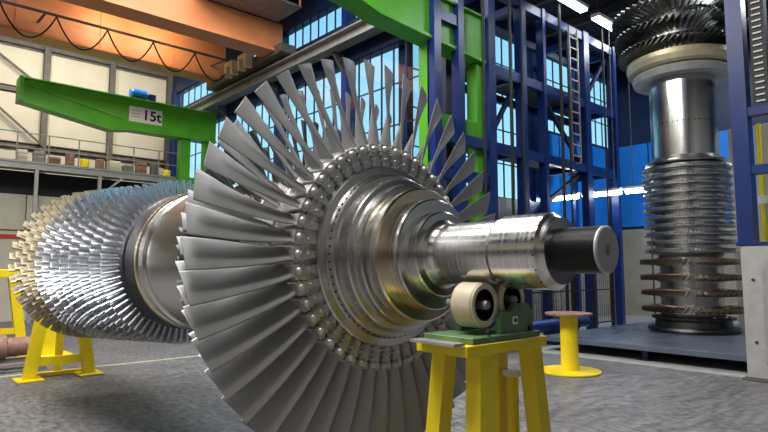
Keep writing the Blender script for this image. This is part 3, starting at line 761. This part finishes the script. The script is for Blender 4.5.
j1 = jib(19.0, 'green wall jib crane with a white 15t sign at the left', True)
j2 = jib(7.70, 'nearer green wall jib crane at the top centre beside the blue racking', False, lx=(-.14, 1.36), wd=.22, ex=1.47)
j2.location.x = 8.25
ht = thing('hoist_motor', 'small blue hoist motor on top of the green jib crane', 'motor', (6.25, 19.0, 7.132))
MB().lathe([(-.28, 0), (-.28, .12), (-.2, .16), (.2, .16), (.28, .1), (.28, 0)], 20, 'X', (0, 0, .2)).build('motor_body', M['cobalt_panel'], ht)
MB().box(-.2, .2, -.14, .14, 0, .1).build('base', M['blue_paint'], ht)
MB().box(.3, .52, -.12, .12, 0, .26, .02).build('gearbox', M['blue_paint'], ht)

# ------------------------------------------------------------------ mezzanine on the left
mz = thing('mezzanine', 'steel mezzanine deck with railings along the cream end wall', 'platform', (4, 20.8, 0))
MB().box(-6, 4.2, -.8, .8, 4.82, 4.90).build('deck', M['grey_steel'], mz)
MB().ibeam((-6, -.8, 4.75), (4.2, -.8, 4.75), .12, .2).build('edge_beam', M['pale_steel'], mz)
for x in (-4.6, -2.5, -.35, 1.45, 3.5): MB().box(x - .05, x + .05, -.86, -.76, 0, 4.7).build('post', M['pale_steel'], mz)
for z in (5.3, 5.75): MB().bar((-6, -.8, z), (4.2, -.8, z), .03).build('handrail', M['grey_steel'], mz)
for x in [-6 + .85 * i for i in range(13)]: MB().bar((x, -.8, 4.9), (x, -.8, 5.76), .035).build('railing_post', M['grey_steel'], mz)
MB().box(-6, 4.0, .5, .8, 4.0, 4.75).build('dark_band', M['black'], mz)  # plain black strip below the back of the deck
for x in (1.5, 3.3): MB().bar((x, -.82, 4.0), (x + .7, -.82, 4.7), .06).build('brace', M['pale_steel'], mz)
rnd = random.Random(3)
stuffs = [('crate', M['rust'], 'brown crate'), ('crate', M['grey_steel'], 'grey crate'), ('crate', M['cream_panel'], 'cream crate'), ('drum', M['rust'], 'small brown drum'), ('drum', M['yellow_paint'], 'small yellow drum'), ('drum', M['dark_frame'], 'dark drum')]
places = ['at the left edge', 'second from the left', 'third from the left', 'fourth from the left', 'left of the middle', 'in the middle', 'right of the middle', 'fourth from the right', 'third from the right', 'second from the right', 'at the right end']
for i in range(11):
    kd, m_, lb = stuffs[(i * 5 + 2) % 6] if i != 3 else stuffs[3]
    x = 3.3 + i * .45
    if i == 10: kd, m_, lb = stuffs[4]
    wd, hh = rnd.uniform(.22, .36), rnd.uniform(.25, .5)
    if kd == 'crate':
        o = MB().box(-wd / 2, wd / 2, -.15, .15, 0, hh, .015).box(-wd / 2 - .012, wd / 2 + .012, -.162, .162, hh * .7, hh * .82, .004).build('crate', m_)
    else: o = MB().lathe([(0, 0), (0, .13), (.02, .14), (hh * .5, .135), (hh * .52, .145), (hh * .54, .135), (hh - .02, .14), (hh, .13), (hh, 0)], 20).build('drum', m_)
    o.location = (x, 20.45, 4.90); tag(o, f'{lb} on the mezzanine, {places[i]} of its row', kd, 'goods on the mezzanine')
# cream cabins under the mezzanine with a red stripe
cb = thing('cream_cabin', 'long cream cabin with a red stripe under the mezzanine', 'cabin', (4, 21.0, 0))
for i in range(8): MB().box(-5.2 + i * 1.2, -4.03 + i * 1.2, -.1, .7, 0, 3.95, .01).build('panel', M['cream_panel'], cb)
MB().box(-5.2, 4.4, -.13, -.1, 2.55, 2.68).build('stripe', M['red_paint'], cb)
MB().box(-5.2, 4.4, -.12, -.1, 2.8, 2.84).build('stripe', M['dark_frame'], cb)

# ------------------------------------------------------------------ small things at the left edge
o = thing('tapered_stand', 'yellow tapered stand at the left edge behind the rotor', 'stand', (1.75, 12.2, 0))
for sx in (-1, 1): MB().bar((sx * .42, 0, .0), (sx * .2, 0, 1.5), .16, .16).build('leg', M['yellow_paint'], o)
MB().box(-.32, .32, -.16, .16, 1.45, 1.6, .01).build('top_beam', M['yellow_paint'], o)
MB().bar((-.36, 0, .5), (.36, 0, .5), .1).build('crossbar', M['yellow_paint'], o)
o = thing('floor_bracket', 'low yellow foot bracket on the floor behind the far trestle', 'bracket', (2.55, 12.0, 0))
MB().box(-.35, .35, -.25, .25, 0, .06, .01).build('base_plate', M['yellow_paint'], o)
MB().prism([(-.22, .06), (.22, .06), (.08, .62), (-.08, .62)], -.08, .08, 'Y').build('gusset', M['yellow_paint'], o)
o = thing('rusty_cylinder', 'rusty brown cylinder lying on a low grey pallet at the left edge', 'cylinder', (1.6, 10.95, .356))
MB().lathe([(-.5, 0), (-.5, .2), (.1, .2), (.12, .15), (.5, .15), (.5, 0)], 24, 'X').build('cylinder_body', M['rust'], o)
MB().lathe([(-.3, .2), (-.3, .215), (-.22, .215), (-.22, .2)], 24, 'X').build('band', M['grey_steel'], o)
o = thing('steel_pallet', 'low grey steel pallet under the rusty cylinder', 'pallet', (1.5, 10.95, 0))
for y in (-.35, 0, .35): MB().box(-.7, .75, y - .06, y + .06, .09, .14).build('slat', M['grey_steel'], o)
for x in (-.6, .65): MB().box(x - .06, x + .06, -.42, .42, 0, .09).build('runner', M['grey_steel'], o)
